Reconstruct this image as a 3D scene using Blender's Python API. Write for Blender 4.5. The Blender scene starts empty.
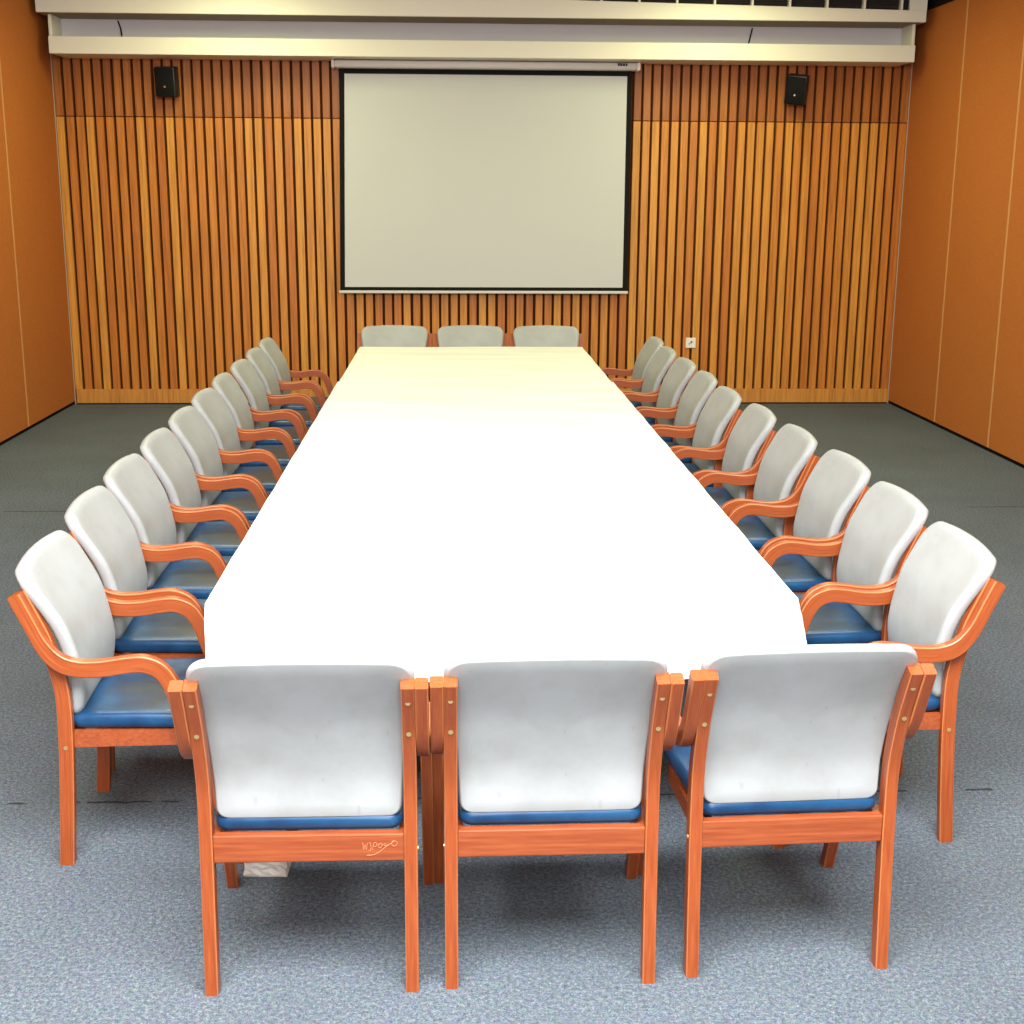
import bpy, bmesh, math, random
from mathutils import Vector, Matrix
random.seed(7)
scn = bpy.context.scene
COL = scn.collection

# ------------------------------------------------------------------ helpers
def lin(r, g, b):
    f = lambda c: (c/255/12.92) if c/255 <= .04045 else ((c/255+.055)/1.055)**2.4
    return (f(r), f(g), f(b), 1)

def obj(name, bm, mats, parent=None, smooth=False, angle=None):
    me = bpy.data.meshes.new(name)
    bmesh.ops.recalc_face_normals(bm, faces=bm.faces)
    bm.to_mesh(me); bm.free()
    for m in (mats if isinstance(mats, (list, tuple)) else [mats]):
        me.materials.append(m)
    if smooth:
        for p in me.polygons: p.use_smooth = True
        if angle is not None:
            me.set_sharp_from_angle(angle=math.radians(angle))
    o = bpy.data.objects.new(name, me); COL.objects.link(o)
    if parent: o.parent = parent
    return o

def thing(name, label, cat, loc=(0, 0, 0), rz=0, group=None):
    o = bpy.data.objects.new(name, None); COL.objects.link(o)
    o.empty_display_size = .1
    o.location = loc; o.rotation_euler = (0, 0, rz)
    o['label'] = label; o['category'] = cat
    if group: o['group'] = group
    return o

def struct(o):
    o['kind'] = 'structure'; return o

def add_box(bm, x0, x1, y0, y1, z0, z1, bev=0, mi=0, seg=2):
    t = bmesh.new()
    bmesh.ops.create_cube(t, size=1)
    for v in t.verts:
        v.co = Vector(((x0+x1)/2+v.co.x*(x1-x0), (y0+y1)/2+v.co.y*(y1-y0), (z0+z1)/2+v.co.z*(z1-z0)))
    if bev:
        bmesh.ops.bevel(t, geom=t.edges[:], offset=bev, segments=seg, affect='EDGES', profile=.5)
    merge(bm, t, mi)

def merge(bm, t, mi=0):
    vm = {}
    for v in t.verts: vm[v] = bm.verts.new(v.co)
    for f in t.faces:
        nf = bm.faces.new([vm[v] for v in f.verts]); nf.material_index = mi; nf.smooth = f.smooth
    t.free()

def add_cyl(bm, p, q, r, n=16, mi=0, r2=None):
    p, q = Vector(p), Vector(q); d = (q-p)
    t = bmesh.new()
    bmesh.ops.create_cone(t, cap_ends=True, segments=n, radius1=r, radius2=r if r2 is None else r2, depth=d.length)
    M = Matrix.Translation((p+q)/2) @ d.to_track_quat('Z', 'Y').to_matrix().to_4x4()
    bmesh.ops.transform(t, matrix=M, verts=t.verts)
    merge(bm, t, mi)

def add_tube(bm, pts, r, n=8):
    pts = [Vector(p) for p in pts]; rings = []
    for i, p in enumerate(pts):
        a = pts[max(i-1, 0)]; b = pts[min(i+1, len(pts)-1)]
        q = (b-a).to_track_quat('Z', 'Y')
        rings.append([bm.verts.new(p+q @ Vector((r*math.cos(2*math.pi*k/n), r*math.sin(2*math.pi*k/n), 0))) for k in range(n)])
    for i in range(len(rings)-1):
        for k in range(n):
            bm.faces.new((rings[i][k], rings[i][(k+1) % n], rings[i+1][(k+1) % n], rings[i+1][k]))
    bm.faces.new(rings[0][::-1]); bm.faces.new(rings[-1])

def smooth_path(P, n=6):
    """Catmull-Rom through 2-D/3-D tuples."""
    out = []
    P = [Vector(p) for p in P]
    for i in range(len(P)-1):
        p0 = P[max(i-1, 0)]; p1 = P[i]; p2 = P[i+1]; p3 = P[min(i+2, len(P)-1)]
        for k in range(n):
            t = k/n
            out.append(.5*((2*p1)+(p2-p0)*t+(2*p0-5*p1+4*p2-p3)*t*t+(3*p1-p0-3*p2+p3)*t**3))
    out.append(P[-1]); return out

def sweep_bar(path, thick, xc, w, ch=.004, flat_start=None, flat_end=None):
    """Laminated bar swept along a path in the local YZ plane; attribute 'lam' = position through the thickness."""
    bm = bmesh.new(); la = bm.verts.layers.float.new('lam'); lb = bm.verts.layers.float.new('run')
    N = len(path); rings = []; run = 0
    for i, p in enumerate(path):
        if i: run += (Vector(p)-Vector(path[i-1])).length
        a = path[max(i-1, 0)]; b = path[min(i+1, N-1)]
        t = (Vector(b)-Vector(a)).normalized()
        if i == 0 and flat_start: t = Vector(flat_start).normalized()
        if i == N-1 and flat_end: t = Vector(flat_end).normalized()
        nrm = Vector((-t.y, t.x))
        h = (thick(i/(N-1)) if callable(thick) else thick)/2
        hw = w/2
        prof = [(-hw, -h+ch), (-hw, h-ch), (-hw+ch, h), (hw-ch, h), (hw, h-ch), (hw, -h+ch), (hw-ch, -h), (-hw+ch, -h)]
        ring = []
        for (x, s) in prof:
            v = bm.verts.new((xc+x, p[0]+nrm.x*s, p[1]+nrm.y*s)); v[la] = s; v[lb] = run; ring.append(v)
        rings.append(ring)
    for i in range(N-1):
        for k in range(8):
            fc = bm.faces.new((rings[i][k], rings[i][(k+1) % 8], rings[i+1][(k+1) % 8], rings[i+1][k]))
            if k % 2: fc.material_index = 1
    bm.faces.new(rings[0][::-1]); bm.faces.new(rings[-1])
    return bm

def pad_mesh(outline, mapping, half, soft, soft_pos=None):
    """Upholstered pad: closed outline in (a,b), mapped to 3-D by mapping(a,b,d); half = half thickness, soft = edge inset."""
    bm = bmesh.new()
    ca = sum(p[0] for p in outline)/len(outline); cb = sum(p[1] for p in outline)/len(outline)
    ext = min(max(abs(p[0]-ca) for p in outline), max(abs(p[1]-cb) for p in outline))
    def levels_for(sf):
        return [(sf*(1-math.cos(math.pi/2*k/5)), half*math.sin(math.pi/2*k/5)) for k in range(6)]   # (inset, depth)
    fr = [.82, .62, .42, .22]
    def ring(ins, d, sc=None):
        s = (1-ins/ext) if sc is None else sc
        return [bm.verts.new(mapping(ca+(p[0]-ca)*s, cb+(p[1]-cb)*s, d)) for p in outline]
    mid = ring(0, 0)
    for sgn in (1, -1):
        prev = mid
        for (ins, d) in levels_for(soft_pos if sgn > 0 and soft_pos else soft)[1:]:
            r = ring(ins, sgn*d)
            for k in range(len(r)):
                bm.faces.new((prev[k], prev[(k+1) % len(r)], r[(k+1) % len(r)], r[k]))
            prev = r
        for s in fr:
            r = ring(0, sgn*half, s)
            for k in range(len(r)):
                bm.faces.new((prev[k], prev[(k+1) % len(r)], r[(k+1) % len(r)], r[k]))
            prev = r
        c = bm.verts.new(mapping(ca, cb, sgn*half))
        for k in range(len(prev)):
            bm.faces.new((prev[k], prev[(k+1) % len(prev)], c))
    return bm

def rounded_outline(corners, n_edge=8, n_arc=6):
    """corners: list of (a,b,radius), counter-clockwise polygon -> dense outline."""
    out = []
    m = len(corners); arcs = []
    for i in range(m):
        p = Vector(corners[i][:2]); r = corners[i][2]
        a = Vector(corners[i-1][:2]); b = Vector(corners[(i+1) % m][:2])
        u = (a-p).normalized(); v = (b-p).normalized()
        ang = u.angle(v); t = r/math.tan(ang/2)
        s, e = p+u*t, p+v*t
        c = p+(u+v).normalized()*(r/math.sin(ang/2))
        pts = []
        a0 = math.atan2(s.y-c.y, s.x-c.x); a1 = math.atan2(e.y-c.y, e.x-c.x)
        da = (a1-a0+math.pi) % (2*math.pi)-math.pi
        for k in range(n_arc+1):
            pts.append((c.x+r*math.cos(a0+da*k/n_arc), c.y+r*math.sin(a0+da*k/n_arc)))
        arcs.append(pts)
    for i in range(m):
        out += arcs[i]
        p, q = arcs[i][-1], arcs[(i+1) % m][0]
        for k in range(1, n_edge):
            out.append((p[0]+(q[0]-p[0])*k/n_edge, p[1]+(q[1]-p[1])*k/n_edge))
    return out

# ------------------------------------------------------------------ materials
def new_mat(name, color, rough=.6, spec=.5, metal=0):
    m = bpy.data.materials.new(name); m.use_nodes = True
    b = m.node_tree.nodes['Principled BSDF']
    b.inputs['Base Color'].default_value = color
    b.inputs['Roughness'].default_value = rough
    b.inputs['Specular IOR Level'].default_value = spec
    b.inputs['Metallic'].default_value = metal
    return m, m.node_tree, b

def nd(nt, typ, **kw):
    n = nt.nodes.new(typ)
    for k, v in kw.items(): setattr(n, k, v)
    return n

def ramp(nt, stops):
    r = nt.nodes.new('ShaderNodeValToRGB')
    while len(r.color_ramp.elements) > len(stops): r.color_ramp.elements.remove(r.color_ramp.elements[-1])
    while len(r.color_ramp.elements) < len(stops): r.color_ramp.elements.new(.5)
    for e, (p, c) in zip(r.color_ramp.elements, stops):
        e.position = p; e.color = c
    return r

def mixc(nt, fac, a, b, mode='MIX'):
    n = nt.nodes.new('ShaderNodeMix'); n.data_type = 'RGBA'; n.blend_type = mode
    for sock, val in ((n.inputs['Factor'], fac), (n.inputs['A'], a), (n.inputs['B'], b)):
        pass
    ins = [s for s in n.inputs if s.enabled]
    for s, val in zip([n.inputs[0], n.inputs[6], n.inputs[7]], (fac, a, b)):
        if hasattr(val, 'links'): nt.links.new(val, s)
        else: s.default_value = val
    return n.outputs[2]

def math_n(nt, op, a, b=None, clamp=False):
    n = nt.nodes.new('ShaderNodeMath'); n.operation = op; n.use_clamp = clamp
    for s, v in zip(n.inputs, (a, b)):
        if v is None: continue
        if hasattr(v, 'links'): nt.links.new(v, s)
        else: s.default_value = v
    return n.outputs[0]

def noise(nt, scale, vec=None, detail=4, rough=.6, mapscale=None):
    n = nt.nodes.new('ShaderNodeTexNoise'); n.inputs['Scale'].default_value = scale
    n.inputs['Detail'].default_value = detail; n.inputs['Roughness'].default_value = rough
    if vec is None:
        tc = nt.nodes.new('ShaderNodeTexCoord'); vec = tc.outputs['Object']
    if mapscale:
        mp = nt.nodes.new('ShaderNodeMapping'); mp.inputs['Scale'].default_value = mapscale
        nt.links.new(vec, mp.inputs['Vector']); vec = mp.outputs['Vector']
    nt.links.new(vec, n.inputs['Vector'])
    return n.outputs['Fac']

def bump(nt, b, h, strength=.3, dist=.01):
    n = nt.nodes.new('ShaderNodeBump'); n.inputs['Strength'].default_value = strength; n.inputs['Distance'].default_value = dist
    nt.links.new(h, n.inputs['Height']); nt.links.new(n.outputs['Normal'], b.inputs['Normal'])

# chair wood: laminated orange-red beech
def mat_chair_wood():
    m, nt, b = new_mat('orange_laminated_wood', lin(200, 88, 38), .36, .5)
    at = nd(nt, 'ShaderNodeAttribute', attribute_name='lam'); ar = nd(nt, 'ShaderNodeAttribute', attribute_name='run')
    cx = nd(nt, 'ShaderNodeTexCoord')
    sx = nd(nt, 'ShaderNodeSeparateXYZ'); nt.links.new(cx.outputs['Object'], sx.inputs[0])
    cb = nd(nt, 'ShaderNodeCombineXYZ')
    nt.links.new(math_n(nt, 'MULTIPLY', sx.outputs[0], 160.), cb.inputs[0])
    nt.links.new(math_n(nt, 'MULTIPLY', at.outputs['Fac'], 260.), cb.inputs[1])
    nt.links.new(math_n(nt, 'MULTIPLY', ar.outputs['Fac'], 9.), cb.inputs[2])
    g = noise(nt, 1., cb.outputs[0], 4, .6)
    r = ramp(nt, [(.25, lin(130, 56, 21)), (.5, lin(149, 71, 31)), (.78, lin(166, 90, 44))])
    nt.links.new(g, r.inputs[0])
    st = math_n(nt, 'SINE', math_n(nt, 'MULTIPLY', at.outputs['Fac'], 520.))
    st = math_n(nt, 'MULTIPLY', math_n(nt, 'GREATER_THAN', st, .93), .35)
    c = mixc(nt, st, r.outputs[0], lin(112, 36, 12))
    oi = nd(nt, 'ShaderNodeObjectInfo')
    c2 = mixc(nt, math_n(nt, 'MULTIPLY', oi.outputs['Random'], .22), c, lin(132, 54, 22))
    nt.links.new(c2, b.inputs['Base Color'])
    # slightly worn edges
    bump(nt, b, g, .06, .002)
    return m

def mat_rail_wood():
    m, nt, b = new_mat('orange_rail_wood', lin(190, 80, 36), .42, .5)
    g = noise(nt, 1., None, 5, .6, (7., 90., 150.))
    r = ramp(nt, [(.25, lin(122, 52, 22)), (.55, lin(146, 70, 34)), (.8, lin(162, 88, 48))])
    nt.links.new(g, r.inputs[0]); nt.links.new(r.outputs[0], b.inputs['Base Color'])
    return m

def mat_grey_vinyl():
    m, nt, b = new_mat('pale_grey_vinyl', lin(190, 192, 192), .48, .35)
    tc = nd(nt, 'ShaderNodeTexCoord')
    g = noise(nt, 5., tc.outputs['Object'], 5, .65)
    r = ramp(nt, [(.3, lin(146, 148, 146)), (.6, lin(158, 161, 161))])
    nt.links.new(g, r.inputs[0])
    s = noise(nt, 60., tc.outputs['Object'], 2, .5, (1, 1, .35))
    spots = ramp(nt, [(.70, (0, 0, 0, 1)), (.76, (1, 1, 1, 1))]); nt.links.new(s, spots.inputs[0])
    c = mixc(nt, math_n(nt, 'MULTIPLY', spots.outputs[0], .25), r.outputs[0], lin(124, 122, 114))
    nt.links.new(c, b.inputs['Base Color'])
    bump(nt, b, noise(nt, 420., tc.outputs['Object'], 2, .5), .08, .002)
    return m

def mat_blue_vinyl():
    m, nt, b = new_mat('worn_blue_vinyl', lin(40, 90, 150), .32, .35)
    tc = nd(nt, 'ShaderNodeTexCoord')
    sp = nd(nt, 'ShaderNodeSeparateXYZ'); nt.links.new(tc.outputs['Object'], sp.inputs[0])
    # worn olive patch on the middle of the seat top
    dx = math_n(nt, 'MULTIPLY', sp.outputs[0], 5.2)
    dy = math_n(nt, 'MULTIPLY', math_n(nt, 'SUBTRACT', sp.outputs[1], .22), 5.2)
    rr = math_n(nt, 'SQRT', math_n(nt, 'ADD', math_n(nt, 'MULTIPLY', dx, dx), math_n(nt, 'MULTIPLY', dy, dy)))
    n1 = noise(nt, 7., tc.outputs['Object'], 5, .6)
    w = math_n(nt, 'SUBTRACT', math_n(nt, 'ADD', rr, math_n(nt, 'MULTIPLY', n1, 1.2)), .55)
    mask = ramp(nt, [(.35, (1, 1, 1, 1)), (.95, (0, 0, 0, 1))]); nt.links.new(w, mask.inputs[0])
    top = math_n(nt, 'GREATER_THAN', sp.outputs[2], .4075)
    blue = ramp(nt, [(.3, lin(13, 46, 80)), (.7, lin(30, 78, 116))]); nt.links.new(n1, blue.inputs[0])
    n2 = noise(nt, 18., tc.outputs['Object'], 3, .6)
    olive = ramp(nt, [(.3, lin(24, 34, 42)), (.7, lin(52, 58, 48))]); nt.links.new(n2, olive.inputs[0])
    c = mixc(nt, math_n(nt, 'MULTIPLY', math_n(nt, 'MULTIPLY', mask.outputs[0], top), .8), blue.outputs[0], olive.outputs[0])
    nt.links.new(c, b.inputs['Base Color'])
    bump(nt, b, n2, .08, .006)
    return m

def mat_carpet():
    m, nt, b = new_mat('blue_grey_loop_carpet', lin(120, 130, 145), .95, .1)
    tc = nd(nt, 'ShaderNodeTexCoord')
    v = nd(nt, 'ShaderNodeTexVoronoi'); v.inputs['Scale'].default_value = 120.
    nt.links.new(tc.outputs['Object'], v.inputs['Vector'])
    n1 = noise(nt, 95., tc.outputs['Object'], 3, .7)
    n2 = noise(nt, 260., tc.outputs['Object'], 2, .7)
    mx = math_n(nt, 'ADD', math_n(nt, 'MULTIPLY', n1, .5), math_n(nt, 'MULTIPLY', n2, .5))
    r = ramp(nt, [(.32, lin(44, 50, 56)), (.45, lin(78, 86, 93)), (.56, lin(104, 112, 121)), (.68, lin(152, 153, 148))])
    nt.links.new(mx, r.inputs[0])
    cv = mixc(nt, .10, r.outputs[0], v.outputs['Color'], 'SOFT_LIGHT')
    big = noise(nt, 1.3, tc.outputs['Object'], 4, .6)
    c = mixc(nt, math_n(nt, 'MULTIPLY', math_n(nt, 'SUBTRACT', big, .42, True), .9), cv, lin(62, 66, 66))
    # seams between the carpet breadths
    sp = nd(nt, 'ShaderNodeSeparateXYZ'); nt.links.new(tc.outputs['Object'], sp.inputs[0])
    wob = math_n(nt, 'MULTIPLY', math_n(nt, 'SUBTRACT', noise(nt, 14., tc.outputs['Object'], 2), .5), .03)
    yy = math_n(nt, 'ADD', sp.outputs[1], wob)
    yy = math_n(nt, 'SUBTRACT', yy, .43-3.69*4)
    fr = math_n(nt, 'MODULO', yy, 3.69)
    seam = math_n(nt, 'LESS_THAN', fr, .012)
    seam = math_n(nt, 'MULTIPLY', seam, math_n(nt, 'GREATER_THAN', noise(nt, 6., tc.outputs['Object'], 2), .46))
    c = mixc(nt, math_n(nt, 'MULTIPLY', seam, .75), c, lin(28, 30, 34))
    nt.links.new(c, b.inputs['Base Color'])
    bump(nt, b, mx, .6, .006)
    return m

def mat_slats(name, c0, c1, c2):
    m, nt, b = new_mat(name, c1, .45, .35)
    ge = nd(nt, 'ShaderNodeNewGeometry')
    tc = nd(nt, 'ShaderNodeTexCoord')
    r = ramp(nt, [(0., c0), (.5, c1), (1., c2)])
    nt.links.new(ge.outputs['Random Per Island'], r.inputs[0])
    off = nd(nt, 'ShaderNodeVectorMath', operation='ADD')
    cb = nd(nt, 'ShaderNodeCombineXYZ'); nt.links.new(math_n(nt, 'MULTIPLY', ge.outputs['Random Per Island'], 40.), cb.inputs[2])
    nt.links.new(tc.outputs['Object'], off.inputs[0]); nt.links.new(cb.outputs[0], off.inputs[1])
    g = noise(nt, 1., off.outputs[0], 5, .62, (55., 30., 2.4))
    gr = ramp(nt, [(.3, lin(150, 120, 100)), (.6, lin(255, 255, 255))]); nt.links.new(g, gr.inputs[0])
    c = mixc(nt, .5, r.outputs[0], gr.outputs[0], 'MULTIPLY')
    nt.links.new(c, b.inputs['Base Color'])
    return m

def mat_hessian():
    m, nt, b = new_mat('brown_hessian_board', lin(168, 92, 38), .85, .15)
    tc = nd(nt, 'ShaderNodeTexCoord')
    n1 = noise(nt, 90., tc.outputs['Object'], 3, .7)
    n2 = noise(nt, 2.2, tc.outputs['Object'], 5, .6)
    r = ramp(nt, [(.3, lin(164, 93, 40)), (.7, lin(188, 114, 57))]); nt.links.new(n1, r.inputs[0])
    c = mixc(nt, math_n(nt, 'MULTIPLY', n2, .5), r.outputs[0], lin(168, 96, 40))
    nt.links.new(c, b.inputs['Base Color']); bump(nt, b, n1, .15, .003)
    return m

def mat_cloth():
    m, nt, b = new_mat('white_tablecloth', lin(240, 240, 236), .75, .2)
    tc = nd(nt, 'ShaderNodeTexCoord')
    n = noise(nt, 1., tc.outputs['Object'], 4, .55, (1.2, 9., 3.))
    r = ramp(nt, [(.35, lin(208, 209, 202)), (.6, lin(219, 220, 214))]); nt.links.new(n, r.inputs[0])
    nt.links.new(r.outputs[0], b.inputs['Base Color'])
    bump(nt, b, n, .15, .02)
    return m

def mat_plain(name, color, rough=.6, spec=.4, metal=0, sc=30., amt=.12):
    m, nt, b = new_mat(name, color, rough, spec, metal)
    n = noise(nt, sc, None, 4, .6)
    dark = tuple(c*.7 for c in color[:3])+(1,)
    c = mixc(nt, math_n(nt, 'MULTIPLY', n, amt*2), color, dark)
    nt.links.new(c, b.inputs['Base Color'])
    return m

M_WOOD = mat_chair_wood(); M_RAIL = mat_rail_wood(); M_GREY = mat_grey_vinyl(); M_BLUE = mat_blue_vinyl()
M_EDGE = mat_plain('worn_pale_wood_edge', lin(178, 104, 58), .4, .5)
M_BRASS = mat_plain('brass_screw', lin(215, 190, 130), .35, .5, .8)
M_CARPET = mat_carpet()
M_SLAT = mat_slats('golden_slats', lin(190, 112, 42), lin(206, 132, 50), lin(216, 150, 62))
M_SLAT_SHADED = mat_slats('painted_shade_upper_slats', lin(156, 88, 34), lin(168, 98, 39), lin(180, 110, 46))  # same slats above the seam, bulkhead shade painted into their colour
M_BACK = mat_plain('dark_backing', lin(78, 40, 16), .9, .1)
M_BASE = mat_slats('base_board_wood', lin(200, 134, 58), lin(204, 138, 60), lin(206, 140, 64))
M_HESS = mat_hessian()
M_JOINT = mat_plain('tan_joint_strip', lin(196, 140, 86), .6)
M_GAP = mat_plain('black_gap', lin(18, 16, 16), .9, .1)
M_TRIM = mat_plain('grey_corner_trim', lin(176, 150, 128), .5)
M_WHITE = mat_plain('white_painted_board', lin(226, 222, 208), .5, .3, 0, 3., .06)
M_LILAC = mat_plain('lilac_white_board', lin(206, 202, 206), .6, .3, 0, 3., .06)
M_UNDER_SHADE = mat_plain('painted_shade_underside', lin(150, 138, 122), .7, .2)  # shade under the upper box, put into the colour of the white board
M_DARKV = mat_plain('dark_grille_back', lin(52, 46, 44), .8, .2, 0, 9., .5)
M_SCREEN = mat_plain('screen_fabric', lin(198, 200, 200), .8, .15, 0, 2., .03)
M_BLACK = mat_plain('black_cloth_border', lin(14, 14, 14), .8, .2)
M_SPK = mat_plain('black_speaker_plastic', lin(22, 24, 26), .45, .5)
M_HOUS = mat_plain('screen_housing_white', lin(206, 204, 200), .45, .4)
M_PLATE = mat_plain('white_plastic', lin(236, 232, 226), .4, .5)
M_STEEL = mat_plain('black_steel', lin(30, 30, 32), .35, .5, .6)
M_CHROME = mat_plain('chrome_bar', lin(210, 210, 210), .25, .5, .9)
M_TOP = mat_plain('table_board', lin(150, 120, 90), .6)
M_CLOTH = mat_cloth()
M_PAPER = mat_plain('crumpled_paper', lin(226, 220, 210), .8, .2, 0, 20., .2)
M_CHALK = mat_plain('pale_scratch', lin(200, 132, 92), .8, .1)
M_CEIL = mat_plain('ceiling_paint', lin(214, 212, 204), .8, .2)
M_REAR = mat_plain('rear_wall_paint', lin(206, 200, 188), .8, .2)

# ------------------------------------------------------------------ room
XL, XR, YB, YF, ZC = -3.285, 3.614, 8.017, -5.2, 3.34
bm = bmesh.new(); add_box(bm, XL-.2, XR+.2, YF-.2, YB+.2, -.1, 0)
struct(obj('floor', bm, M_CARPET))
bm = bmesh.new(); add_box(bm, XL-.2, XR+.2, YF-.2, YB+.2, ZC, ZC+.1)
struct(obj('ceiling', bm, M_CEIL))
# back wall: dark backing with battens
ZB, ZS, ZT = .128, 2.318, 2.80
bm = bmesh.new()
add_box(bm, XL, XR, YB, YB+.1, 0, ZC, mi=0)
pitch, sw = .0784, .058
n = round((XR-XL-.024+pitch-sw)/pitch)
pitch = (XR-XL-.024+pitch-sw)/n
x0 = XL+.012
for i in range(n):
    x = x0+i*pitch; dx = random.uniform(-.0015, .0015); dy = random.uniform(-.002, .002)
    add_box(bm, x+dx, x+sw+dx, YB-.034+dy, YB-.001, ZB, ZS-.003, bev=.002, mi=1, seg=1)
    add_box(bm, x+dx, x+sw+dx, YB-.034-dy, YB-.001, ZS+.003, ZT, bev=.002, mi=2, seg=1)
struct(obj('wall_back', bm, [M_BACK, M_SLAT, M_SLAT_SHADED]))
bm = bmesh.new(); add_box(bm, XL+.02, XR-.01, YB-.045, YB-.001, .012, ZB, bev=.003)
struct(obj('baseboard_back', bm, M_BASE))
bm = bmesh.new(); add_box(bm, XL-.1, XR+.1, YF-.1, YF, 0, ZC)
struct(obj('wall_front', bm, M_REAR))
# side walls: tall partition panels with joints and a dark shadow gap at the foot
def side_wall(name, x, s, joints):
    bm = bmesh.new()
    ys = [YF]+[j for j in joints]+[YB]
    add_box(bm, x+s*.012, x+s*.12, YF, YB, 0, ZC, mi=1)
    for a, c in zip(ys[:-1], ys[1:]):
        lo, hi = sorted((x, x+s*.02))
        add_box(bm, lo, hi, a+.004, c-.004, .028, ZC, bev=.002, mi=0, seg=1)
    w = struct(obj(name, bm, [M_HESS, M_GAP]))
    for j in joints:
        bm = bmesh.new(); lo, hi = sorted((x-s*.003, x+s*.01)); add_box(bm, lo, hi, j-.012, j+.012, .03, ZC, bev=.002, seg=1)
        obj('joint_strip', bm, M_JOINT, w)
side_wall('wall_left', XL, -1, [6.73-1.05*k for k in range(11, -1, -1)])
side_wall('wall_right', XR, 1, [6.86-1.06*k for k in range(11, -1, -1)])
bm = bmesh.new(); add_box(bm, XL, XL+.009, YB-.042, YB, .0, ZC, bev=.003); struct(obj('trim_1', bm, M_TRIM))
bm = bmesh.new(); add_box(bm, XR-.009, XR, YB-.042, YB, .0, ZC, bev=.003); struct(obj('trim_2', bm, M_TRIM))
bm = bmesh.new(); add_box(bm, XR-.03, XR, YF, YB, 3.155, ZC); struct(obj('trim_3', bm, M_GAP))
bm = bmesh.new(); add_box(bm, XL, XL+.03, YF, YB, 3.155, ZC); struct(obj('trim_4', bm, M_GAP))

# ------------------------------------------------------------------ ceiling bulkhead with open trough and grille
bk = thing('ceiling_bulkhead', 'long white bulkhead box with open trough and air grille above the slatted wall', 'bulkhead', (.15, 7.6, 3.0))
def B(name, mats, fn, parent=bk):
    bm = bmesh.new(); fn(bm)
    for v in bm.verts:                         # the grille opening sags towards the right
        if abs(v.co.z-3.155) < .0065 and v.co.y < 7.585: v.co.z += .031-.017*v.co.x
    bmesh.ops.translate(bm, verts=bm.verts, vec=-Vector(bk.location))
    return obj(name, bm, mats, parent)
TX0, TX1 = -3.185, 3.50          # trough ends
UX0, UX1 = -3.235, 3.535         # upper box ends
B('trough', M_WHITE, lambda b: (add_box(b, TX0, TX1, 7.60, 7.63, 2.757, 2.883, bev=.004),
                                add_box(b, TX0, TX1, 7.63, 7.98, 2.757, 2.785),
                                add_box(b, TX0, TX0+.025, 7.631, 7.98, 2.757, 3.05, bev=.003),
                                add_box(b, TX1-.025, TX1, 7.631, 7.98, 2.757, 3.05, bev=.003)))
B('back_board', M_LILAC, lambda b: add_box(b, TX0+.02, TX1-.02, 7.90, 7.93, 2.78, 3.06))
GX0, GX1, GZ0, GZ1 = -2.9, 3.40, 3.155, 3.30
def upper(b):
    add_box(b, UX0, UX1, 7.50, 7.53, 3.042, GZ0, bev=.004)              # lower fascia board
    add_box(b, UX0, GX0, 7.50, 7.53, GZ0, 3.33); add_box(b, GX1, UX1, 7.50, 7.53, GZ0, 3.33)
    add_box(b, GX0, GX1, 7.50, 7.53, GZ1, 3.33)
    add_box(b, UX0, UX0+.02, 7.53, 7.98, 3.06, 3.33); add_box(b, UX1-.02, UX1, 7.53, 7.98, 3.06, 3.33)
B('fascia_box', M_WHITE, upper)
B('underside', M_UNDER_SHADE, lambda b: add_box(b, UX0, UX1, 7.53, 7.98, 3.042, 3.06))
def grille(b):
    add_box(b, GX0, GX1, 7.56, 7.58, GZ0-.01, GZ1+.01, mi=1)
    x = GX1-.06
    while x > GX0:
        add_box(b, x-.008, x+.008, 7.505, 7.56, GZ0-.004, GZ1+.004, mi=0); x -= .29
    for k in range(1, 9):
        z = GZ0+(GZ1-GZ0)*k/9
        add_box(b, GX0, GX1, 7.535, 7.555, z-.002, z+.002, mi=1)
B('air_grille', [M_WHITE, M_DARKV], grille)
cp = bk.location
bm = bmesh.new(); add_tube(bm, [Vector(p)-cp for p in smooth_path([(-2.72, 7.885, 3.03), (-2.70, 7.88, 2.97), (-2.695, 7.88, 2.9), (-2.71, 7.89, 2.79)])], .006)
obj('cord', bm, M_GAP, bk, True)
bm = bmesh.new(); add_tube(bm, [Vector(p)-cp for p in [(2.27, 7.89, 3.03), (2.245, 7.885, 2.92), (2.22, 7.89, 2.79)]], .006)
obj('cord', bm, M_GAP, bk, True)

# ------------------------------------------------------------------ projection screen
ps = thing('projection_screen', 'pull-down white projection screen with black border on the slatted wall', 'projection screen', (.14, 7.86, 2.72))
sp = ps.location
def S(name, mats, fn, parent=None, smooth=False, angle=None):
    bm = bmesh.new(); fn(bm); bmesh.ops.translate(bm, verts=bm.verts, vec=-Vector(sp))
    return obj(name, bm, mats, parent or ps, smooth, angle)
S('housing', M_HOUS, lambda b: add_box(b, -1.045, 1.345, 7.80, 7.975, 2.694, 2.752, bev=.014, seg=3), None, True, 40)
S('end_cap', M_PLATE, lambda b: add_box(b, -1.068, -1.044, 7.797, 7.978, 2.690, 2.756, bev=.012, seg=3), None, True, 40)
S('end_cap', M_PLATE, lambda b: add_box(b, 1.344, 1.374, 7.797, 7.978, 2.690, 2.756, bev=.012, seg=3), None, True, 40)
for xb in (-.8, 1.1):
    S('mounting_bracket', M_PLATE, lambda b: add_box(b, xb-.02, xb+.02, 7.86, 7.9815, 2.738, 2.757, bev=.002))
def mark(b):
    x = 1.19
    for w in (.018, .022, .022, .018):                      # tiny illegible dark mark
        add_box(b, x, x+w*.8, 7.797, 7.801, 2.725, 2.745); x += w
S('maker_mark', M_BLACK, mark)
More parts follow.
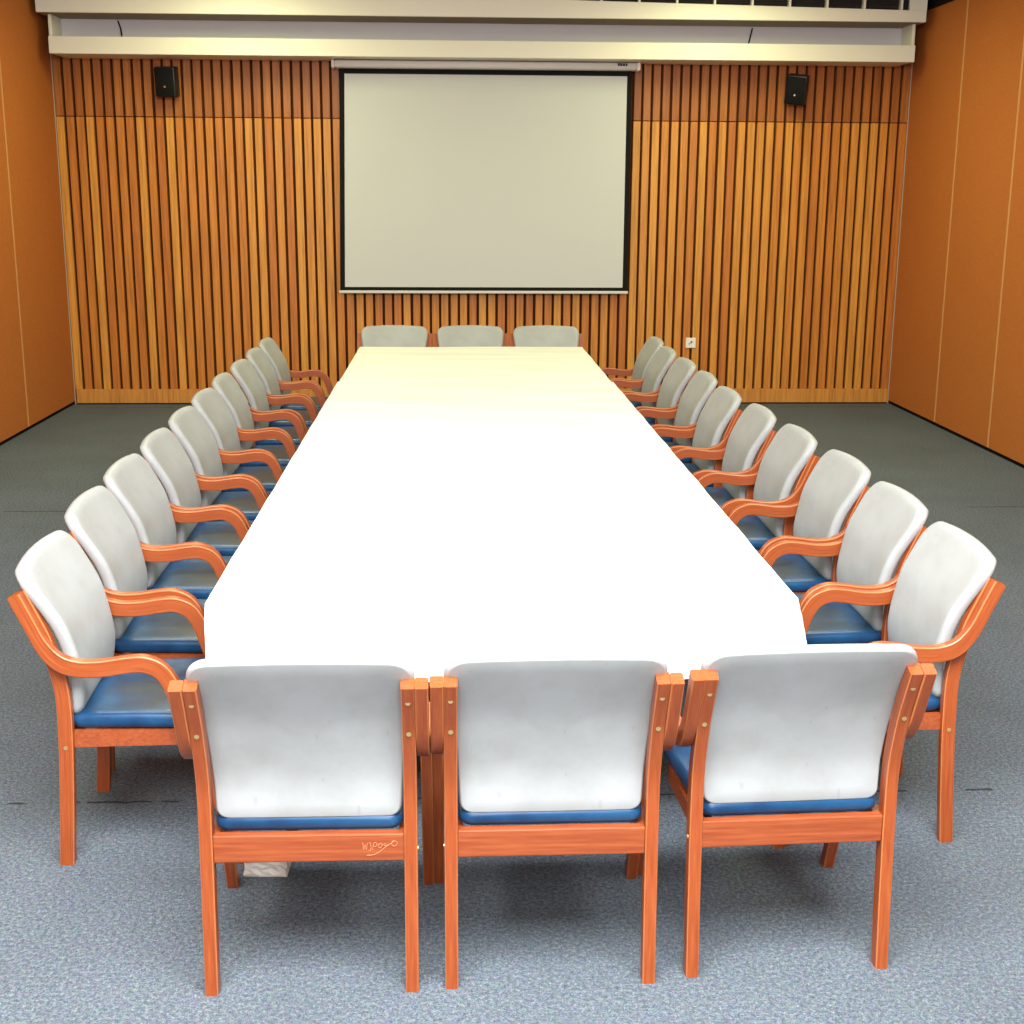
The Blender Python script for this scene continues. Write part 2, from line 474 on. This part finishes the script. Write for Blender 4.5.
def quad(b, pts, t, mi=0):
    f = [b.verts.new(p) for p in pts]; k = [b.verts.new((p[0], p[1]+t, p[2])) for p in pts]
    for q in ((f[3], f[2], f[1], f[0]), k, *[(f[i], f[(i+1) % 4], k[(i+1) % 4], k[i]) for i in range(4)]):
        fc = b.faces.new(q); fc.material_index = mi
yS = 7.895
O = [(-1.046, .955), (1.322, .955), (1.318, 2.70), (-1.012, 2.70)]
I = [(-1.006, .985), (1.283, .985), (1.279, 2.655), (-.972, 2.655)]
def border(b):
    for i in range(4):
        j = (i+1) % 4
        quad(b, [(O[i][0], yS, O[i][1]), (O[j][0], yS, O[j][1]), (I[j][0], yS, I[j][1]), (I[i][0], yS, I[i][1])], .003)
S('black_border', M_BLACK, border)
S('screen_fabric', M_SCREEN, lambda b: quad(b, [(p[0], yS, p[1]) for p in I], .003))
S('bottom_bar', M_HOUS, lambda b: add_box(b, -1.055, 1.33, yS-.014, yS+.012, .934, .957, bev=.005))

# ------------------------------------------------------------------ speakers
def speaker(label, loc, rot):
    r = thing('wall_speaker', label, 'speaker', loc, 0, 'wall speakers')
    holder = Matrix.Rotation(rot[1], 4, 'Y') @ Matrix.Rotation(rot[2], 4, 'Z') @ Matrix.Rotation(rot[0], 4, 'X')
    def P(name, mat, fn, smooth=True):
        bm = bmesh.new(); fn(bm); bmesh.ops.transform(bm, matrix=holder, verts=bm.verts)
        return obj(name, bm, mat, r, smooth, 35)
    P('cabinet', M_SPK, lambda b: add_box(b, -.082, .082, -.055, .06, -.115, .115, bev=.012, seg=3))
    P('front_grille', M_BLACK, lambda b: add_box(b, -.072, .072, -.064, -.054, -.104, .104, bev=.008))
    P('badge', M_CHROME, lambda b: add_cyl(b, (0, -.063, -.035), (0, -.068, -.035), .008))
    bm = bmesh.new()
    yb = YB-.036-loc[1]
    add_box(bm, -.03, .03, yb-.008, yb+.001, -.04, .06, bev=.002)
    add_tube(bm, [(0, .03, 0), (0, yb-.004, .02)], .012)
    obj('bracket', bm, M_SPK, r)
speaker('small black wall speaker left of the projection screen', (-2.363, 7.87, 2.578), (math.radians(6), 0, math.radians(-6)))
speaker('small black wall speaker right of the projection screen, angled down and inwards', (2.64, 7.84, 2.562), (math.radians(14), math.radians(7), math.radians(-24)))

# ------------------------------------------------------------------ wall socket
so = thing('wall_socket', 'small square white socket low on the slatted wall behind the right row', 'socket', (1.884, YB-.034, .520))
bm = bmesh.new(); add_box(bm, -.043, .043, -.014, .0, -.043, .043, bev=.004, seg=2); obj('face_plate', bm, M_PLATE, so)
bm = bmesh.new()
add_box(bm, -.004, .016, -.0155, -.013, .006, .012); add_box(bm, -.016, -.010, -.0155, -.013, -.014, -.002); add_box(bm, -.003, .006, -.0155, -.013, -.004, .014)
obj('socket_slot', bm, M_GAP, so)

# ------------------------------------------------------------------ table + cloths
W, L, TH = 1.5, 5.72, .74
tb = thing('conference_table', 'long conference table hidden under white tablecloths on black steel legs', 'table', (0, L/2, 0))
bm = bmesh.new()
add_box(bm, -W/2+.01, W/2-.01, -L/2+.01, L/2-.01, TH-.034, TH-.004, bev=.004)
obj('tabletop', bm, M_TOP, tb)
for yy in (-L/2+.20, -L/6, L/6, L/2-.20):
    for xx in (-W/2+.17, W/2-.17):
        bm = bmesh.new(); add_cyl(bm, (xx, yy, 0), (xx, yy, TH-.034), .016); obj('leg', bm, M_STEEL, tb, True, 40)
    bm = bmesh.new(); add_cyl(bm, (-W/2+.17, yy, .25), (W/2-.17, yy, .25), .009); obj('cross_bar', bm, M_CHROME, tb, True, 40)

def cloth(name, label, y0, y1, z, hang, flare, end0, end1, seed, over=.0):
    rnd = random.Random(seed)
    bm = bmesh.new()
    hw = W/2-.006+over
    nx, ny, nh = 30, max(8, int((y1-y0)/.06)), 6
    ph = [rnd.uniform(0, 6.28) for _ in range(10)]
    def wav(t):   # hem waviness
        return .010*math.sin(t*5.1+ph[0])+.008*math.sin(t*11.3+ph[1])+.004*math.sin(t*23+ph[2])
    def top(u, y):
        return z+.0012*math.sin(y*9+u*2+ph[3])+.0010*math.sin(y*17.3-u*3+ph[4])+.0010*math.sin(u*7+ph[5])
    # parameter grid: a in [-hang..W+hang], b in [..]; folded down past the edges, corners pinched
    A = [-hw-hang*(1-k/nh) for k in range(nh)]+[-hw+2*hw*k/nx for k in range(nx+1)]+[hw+hang*(k+1)/nh for k in range(nh)]
    Bv = ([y0-hang*(1-k/nh) for k in range(nh)] if end0 else [])+[y0+(y1-y0)*k/ny for k in range(ny+1)]+([y1+hang*(k+1)/nh for k in range(nh)] if end1 else [])
    grid = []
    for b_ in Bv:
        row = []
        for a_ in A:
            da = max(0, abs(a_)-hw); db = max(0, y0-b_) if end0 else 0
            if end1: db = max(db, b_-y1)
            sx = 1 if a_ > 0 else -1; sy = -1 if b_ < (y0+y1)/2 else 1
            d = max(da, db)
            x = max(-hw, min(hw, a_)); y = max(y0, min(y1, b_))
            if d > 0:
                fx = (flare+wav(y)*.9+(.045*math.exp(-((y-y0)/.35)**2) if sx > 0 else -.01*math.exp(-((y-y0)/.35)**2)))*(da/hang) if da else 0
                fy = (flare+wav(x*1.7+3))*(db/hang) if db else 0
                zz = z-.003-d
                row.append(bm.verts.new((x+sx*(.003+fx), y+sy*(fy+(.003 if db else 0)), zz)))
            else:
                row.append(bm.verts.new((x, y, top(x, y))))
        grid.append(row)
    for j in range(len(Bv)-1):
        for i in range(len(A)-1):
            bm.faces.new((grid[j][i], grid[j][i+1], grid[j+1][i+1], grid[j+1][i]))
    o = obj(name, bm, M_CLOTH, None, True, 50)
    o['label'] = label; o['category'] = 'tablecloth'; o['group'] = 'white tablecloths'
    return o
cloth('tablecloth', 'white tablecloth on the far part of the long table near the screen', 4.0, L, TH, .20, .012, False, True, 3)
cloth('tablecloth', 'white tablecloth over the near part of the long table, overlapping the far cloth', 0, 4.002, TH+.004, .21, .014, True, False, 5, over=.006)

# ------------------------------------------------------------------ chairs
FW = .2235           # half distance between the rear posts
PW = .029            # post width
post_path = smooth_path([(-.002, 0), (.010, .18), (.019, .36), (.017, .50), (-.013, .62), (-.041, .69), (-.071, .757)], 5)
arm_path = smooth_path([(-.075, .757), (-.046, .69), (-.015, .622), (.022, .578), (.070, .560), (.13, .559), (.19, .567), (.235, .568), (.274, .550),
                        (.299, .512), (.318, .455), (.352, .35), (.397, .22), (.472, 0)], 6)
def post_center(z):
    for a, b in zip(post_path[:-1], post_path[1:]):
        if a[1] <= z <= b[1]:
            t = (z-a[1])/(b[1]-a[1]); return a[0]+(b[0]-a[0])*t
    return post_path[-1][0]-(z-.757)*.42
def arm_thick(t):
    if t < .12: return .034
    if t < .25: return .034+.010*(t-.12)/.13
    if t < .60: return .044
    return .044-.010*(t-.6)/.4

def make_chair(label):
    t = thing('armchair', label, 'chair', group='armchairs around the conference table')
    for s in (-1, 1):
        obj('rear_leg', sweep_bar(post_path, .037, s*FW, PW, .0025, flat_start=(0, 1)), [M_WOOD, M_EDGE], t, True, 30)
    for s in (-1, 1):
        obj('armrest', sweep_bar(arm_path, arm_thick, s*(FW+PW), PW-.0005, .003, flat_end=(0, -1)), [M_WOOD, M_EDGE], t, True, 30)
    # rails
    bm = bmesh.new(); add_box(bm, -FW+PW/2, FW-PW/2, .004, .028, .312, .377, bev=.003); obj('rear_rail', bm, M_RAIL, t)
    for s in (-1, 1):
        bm = bmesh.new()
        x = s*(FW-.016)
        pts = [(x-.011, .034), (x+.011, .034), (x+.011+s*.0, .335), (x-.011, .335)]
        lo = [bm.verts.new((p[0], p[1], .328)) for p in pts]; hi = [bm.verts.new((p[0], p[1], .3705)) for p in pts]
        bm.faces.new(lo[::-1]); bm.faces.new(hi)
        for i in range(4): bm.faces.new((lo[i], lo[(i+1) % 4], hi[(i+1) % 4], hi[i]))
        obj('side_rail', bm, M_RAIL, t)
    bm = bmesh.new(); add_box(bm, -FW+.012, FW-.012, .312, .334, .318, .372, bev=.003); obj('front_rail', bm, M_RAIL, t)
    # seat cushion
    so_ = rounded_outline([(-.206, .024, .03), (.206, .024, .03), (.228, .36, .035), (.224, .415, .05), (-.224, .415, .05), (-.228, .36, .035)], 7, 5)
    def smap(a, b, d):
        z = .394+d
        r2 = (a/.25)**2+((b-.2)/.25)**2
        if d > 0: z += .006*max(0, 1-r2)-.010*max(0, 1-((b-.2)/.2)**2)*(1-min(1, (a/.22)**2))*.5
        z += max(0, b-.36)*-.16
        return (a, b, z)
    obj('seat', pad_mesh(so_, smap, .0225, .020), M_BLUE, t, True)
    # backrest
    bo = rounded_outline([(-.2035, .409, .026), (.2035, .409, .026), (.215, .60, .3), (.245, .808, .046), (-.245, .808, .046), (-.215, .60, .3)], 7, 6)
    def bmap(a, z, d):
        y = post_center(max(.42, z))+.022+.008*max(0, min(1, (z-.42)/.08))+(.05+.27*max(0, min(1, (z-.42)/.2)))*a*a-d*.93-.023*max(0, (z-.67)/.14)**1.2
        top = 1-min(1, abs(a)/.236)**2
        zz = z+.012*top*max(0, (z-.7)/.11)-d*.25
        return (a, y, zz)
    obj('backrest', pad_mesh(bo, bmap, .018, .020, .007), M_GREY, t, True)
    # brass screws
    for s in (-1, 1):
        for z in (.712, .628):
            y = post_center(z)-.0185
            bm = bmesh.new(); add_cyl(bm, (s*FW, y+.004, z), (s*FW, y-.0018, z-.0008), .0055, 12); obj('screw', bm, M_BRASS, t, True, 40)
        bm = bmesh.new(); add_cyl(bm, (s*(FW+PW/2-.004), post_center(.335), .335), (s*(FW+PW/2+.0018), post_center(.335), .335), .0055, 12)
        obj('screw', bm, M_BRASS, t, True, 40)
    return t

def dup(root, loc, rz, label):
    r = root.copy(); COL.objects.link(r); r.location = loc; r.rotation_euler = (0, 0, rz); r['label'] = label
    for ch in list(root.children):
        c = ch.copy(); COL.objects.link(c); c.parent = r
    return r

chair0 = make_chair('armchair at left of the near table end, scrawl scratched on its rear rail')
spots = [((.087, -.522, 0), .010, 'armchair in the middle of the near table end, grey back to the viewer'),
         ((.6365, -.489, 0), .045, 'armchair at right of the near table end, slightly turned, grey back to the viewer')]
ords = ['nearest', 'second', 'third', 'fourth', 'fifth', 'sixth', 'seventh', 'eighth', 'ninth', 'farthest']
Lp = [(-1.167, 0.295), (-1.206, 0.885), (-1.224, 1.433), (-1.229, 1.985), (-1.236, 2.55), (-1.246, 3.12), (-1.256, 3.69), (-1.254, 4.275), (-1.259, 4.86), (-1.263, 5.43)]
Rp = [(1.238, 0.345), (1.247, 0.905), (1.244, 1.475), (1.213, 2.05), (1.186, 2.605), (1.152, 3.17), (1.155, 3.765), (1.148, 4.36), (1.136, 4.945), (1.149, 5.52)]
Ly = [.04, .03, .0, .02, 0, -.01, .02, 0, .01, 0]
Ry = [-.02, .01, .02, 0, -.01, .01, 0, .02, 0, 0]
def side_label(i, side):
    if i == 0: return 'grey and blue armchair nearest the viewer along the %s side of the table' % side
    if i == 9: return 'grey and blue armchair farthest from the viewer along the %s side of the table' % side
    return 'grey and blue armchair, %s from the near end along the table\'s %s side' % (ords[i], side)
for i, (x, y) in enumerate(Lp): spots.append(((x, y, 0), -math.pi/2+Ly[i], side_label(i, 'left')))
for i, (x, y) in enumerate(Rp): spots.append(((x, y, 0), math.pi/2+Ry[i], side_label(i, 'right')))
for x, nm in ((-.54, 'left'), (.002, 'middle'), (.545, 'right')):
    spots.append(((x, 6.30, 0), math.pi, 'grey armchair at the far table end under the screen, %s of the three' % nm))
for loc, rz, lab in spots: dup(chair0, loc, rz, lab)
chair0.location = (-.4485, -.533, 0); chair0.rotation_euler = (0, 0, 0)

# pale scrawl scratched into the rear rail of the near left chair
bm = bmesh.new()
strokes = [[(0, .9), (.02, .35), (.06, .75), (.09, .3), (.12, .85)],
           [(.17, .85), (.20, .85), (.22, .45), (.19, .25), (.16, .28)],
           [(.26, .3), (.30, .85), (.36, .85), (.38, .65), (.31, .55)],
           [(.44, .8), (.42, .55), (.48, .5), (.52, .7), (.46, .85)],
           [(.60, .82), (.56, .7), (.62, .62), (.66, .75)],
           [(.78, .95), (.86, 1.0), (.92, .85), (.88, .62), (.80, .62), (.76, .8)],
           [(.10, -.12), (.28, -.08), (.45, .15), (.62, .55), (.86, 1.0)]]
for st in strokes:
    pts = smooth_path([(.118+p[0]*.082, .0036, .330+p[1]*.030) for p in st], 4)
    add_tube(bm, pts, .0007, 5)
obj('scratched_scrawl', bm, M_CHALK, chair0)

# crumpled paper on the carpet
bm = bmesh.new()
t = bmesh.new(); bmesh.ops.create_cube(t, size=1); bmesh.ops.subdivide_edges(t, edges=t.edges[:], cuts=6, use_grid_fill=True)
rnd = random.Random(4)
for v in t.verts:
    base = 1 if v.co.z < -.45 else 0
    v.co = Vector((v.co.x*.112, v.co.y*.085, (v.co.z+.5)*.062))
    if not base: v.co += Vector((rnd.uniform(-.004, .004), rnd.uniform(-.004, .004), rnd.uniform(-.005, .005)))
merge(bm, t)
o = obj('crumpled_paper', bm, M_PAPER); o.location = (-.622, .022, 0); o.rotation_euler = (0, 0, -.05)
o['label'] = 'small crumpled white paper bundle on the carpet behind the near left chair'; o['category'] = 'paper'

# ------------------------------------------------------------------ lights
def area(name, loc, target, size, energy, color, sy=None):
    l = bpy.data.lights.new(name, 'AREA'); l.energy = energy; l.color = color; l.shape = 'RECTANGLE'; l.size = size; l.size_y = sy or size
    o = bpy.data.objects.new(name, l); COL.objects.link(o); o.location = loc
    o.rotation_euler = (Vector(target)-Vector(loc)).to_track_quat('-Z', 'Y').to_euler(); return o
area('bounce_flash_light', (0, -1.3, 3.25), (0, -.2, 0), 3.0, 820, (.95, .98, 1.0))
area('camera_side_light', (-.1, -4.6, 2.5), (0, 1.5, .6), 1.6, 150, (.95, .98, 1.0))
for yy, en, cl in ((1.6, 44, (.98, 1.0, .84)), (4.2, 42, (.97, 1.0, .62)), (6.4, 42, (.97, 1.0, .54))):
    for xx in (-1.7, 1.9):
        area('ceiling_lamp', (xx, yy, 3.28), (xx, yy, 0), .6, en, cl, 1.2)
w = bpy.data.worlds.new('World'); scn.world = w; w.use_nodes = True
w.node_tree.nodes['Background'].inputs[0].default_value = (.9, .92, .85, 1); w.node_tree.nodes['Background'].inputs[1].default_value = .05

# ------------------------------------------------------------------ camera
cx, cy, cz, yaw, pit, roll, fpx = -.1287, -3.2161, 1.7492, .0455, -.2358, .00586, 1331.1
f = Vector((math.sin(yaw)*math.cos(pit), math.cos(yaw)*math.cos(pit), math.sin(pit)))
r0 = Vector((math.cos(yaw), -math.sin(yaw), 0)); u0 = r0.cross(f)
r = r0*math.cos(roll)+u0*math.sin(roll); u = -r0*math.sin(roll)+u0*math.cos(roll)
cd = bpy.data.cameras.new('camera'); cam = bpy.data.objects.new('camera', cd); COL.objects.link(cam)
cd.sensor_width = 36; cd.lens = 36*fpx/1024; cd.clip_start = .05
cam.matrix_world = Matrix(((r.x, u.x, -f.x, cx), (r.y, u.y, -f.y, cy), (r.z, u.z, -f.z, cz), (0, 0, 0, 1)))
scn.camera = cam
scn.view_settings.view_transform = 'Standard'
scn.view_settings.look = 'None'
scn.view_settings.exposure = 0
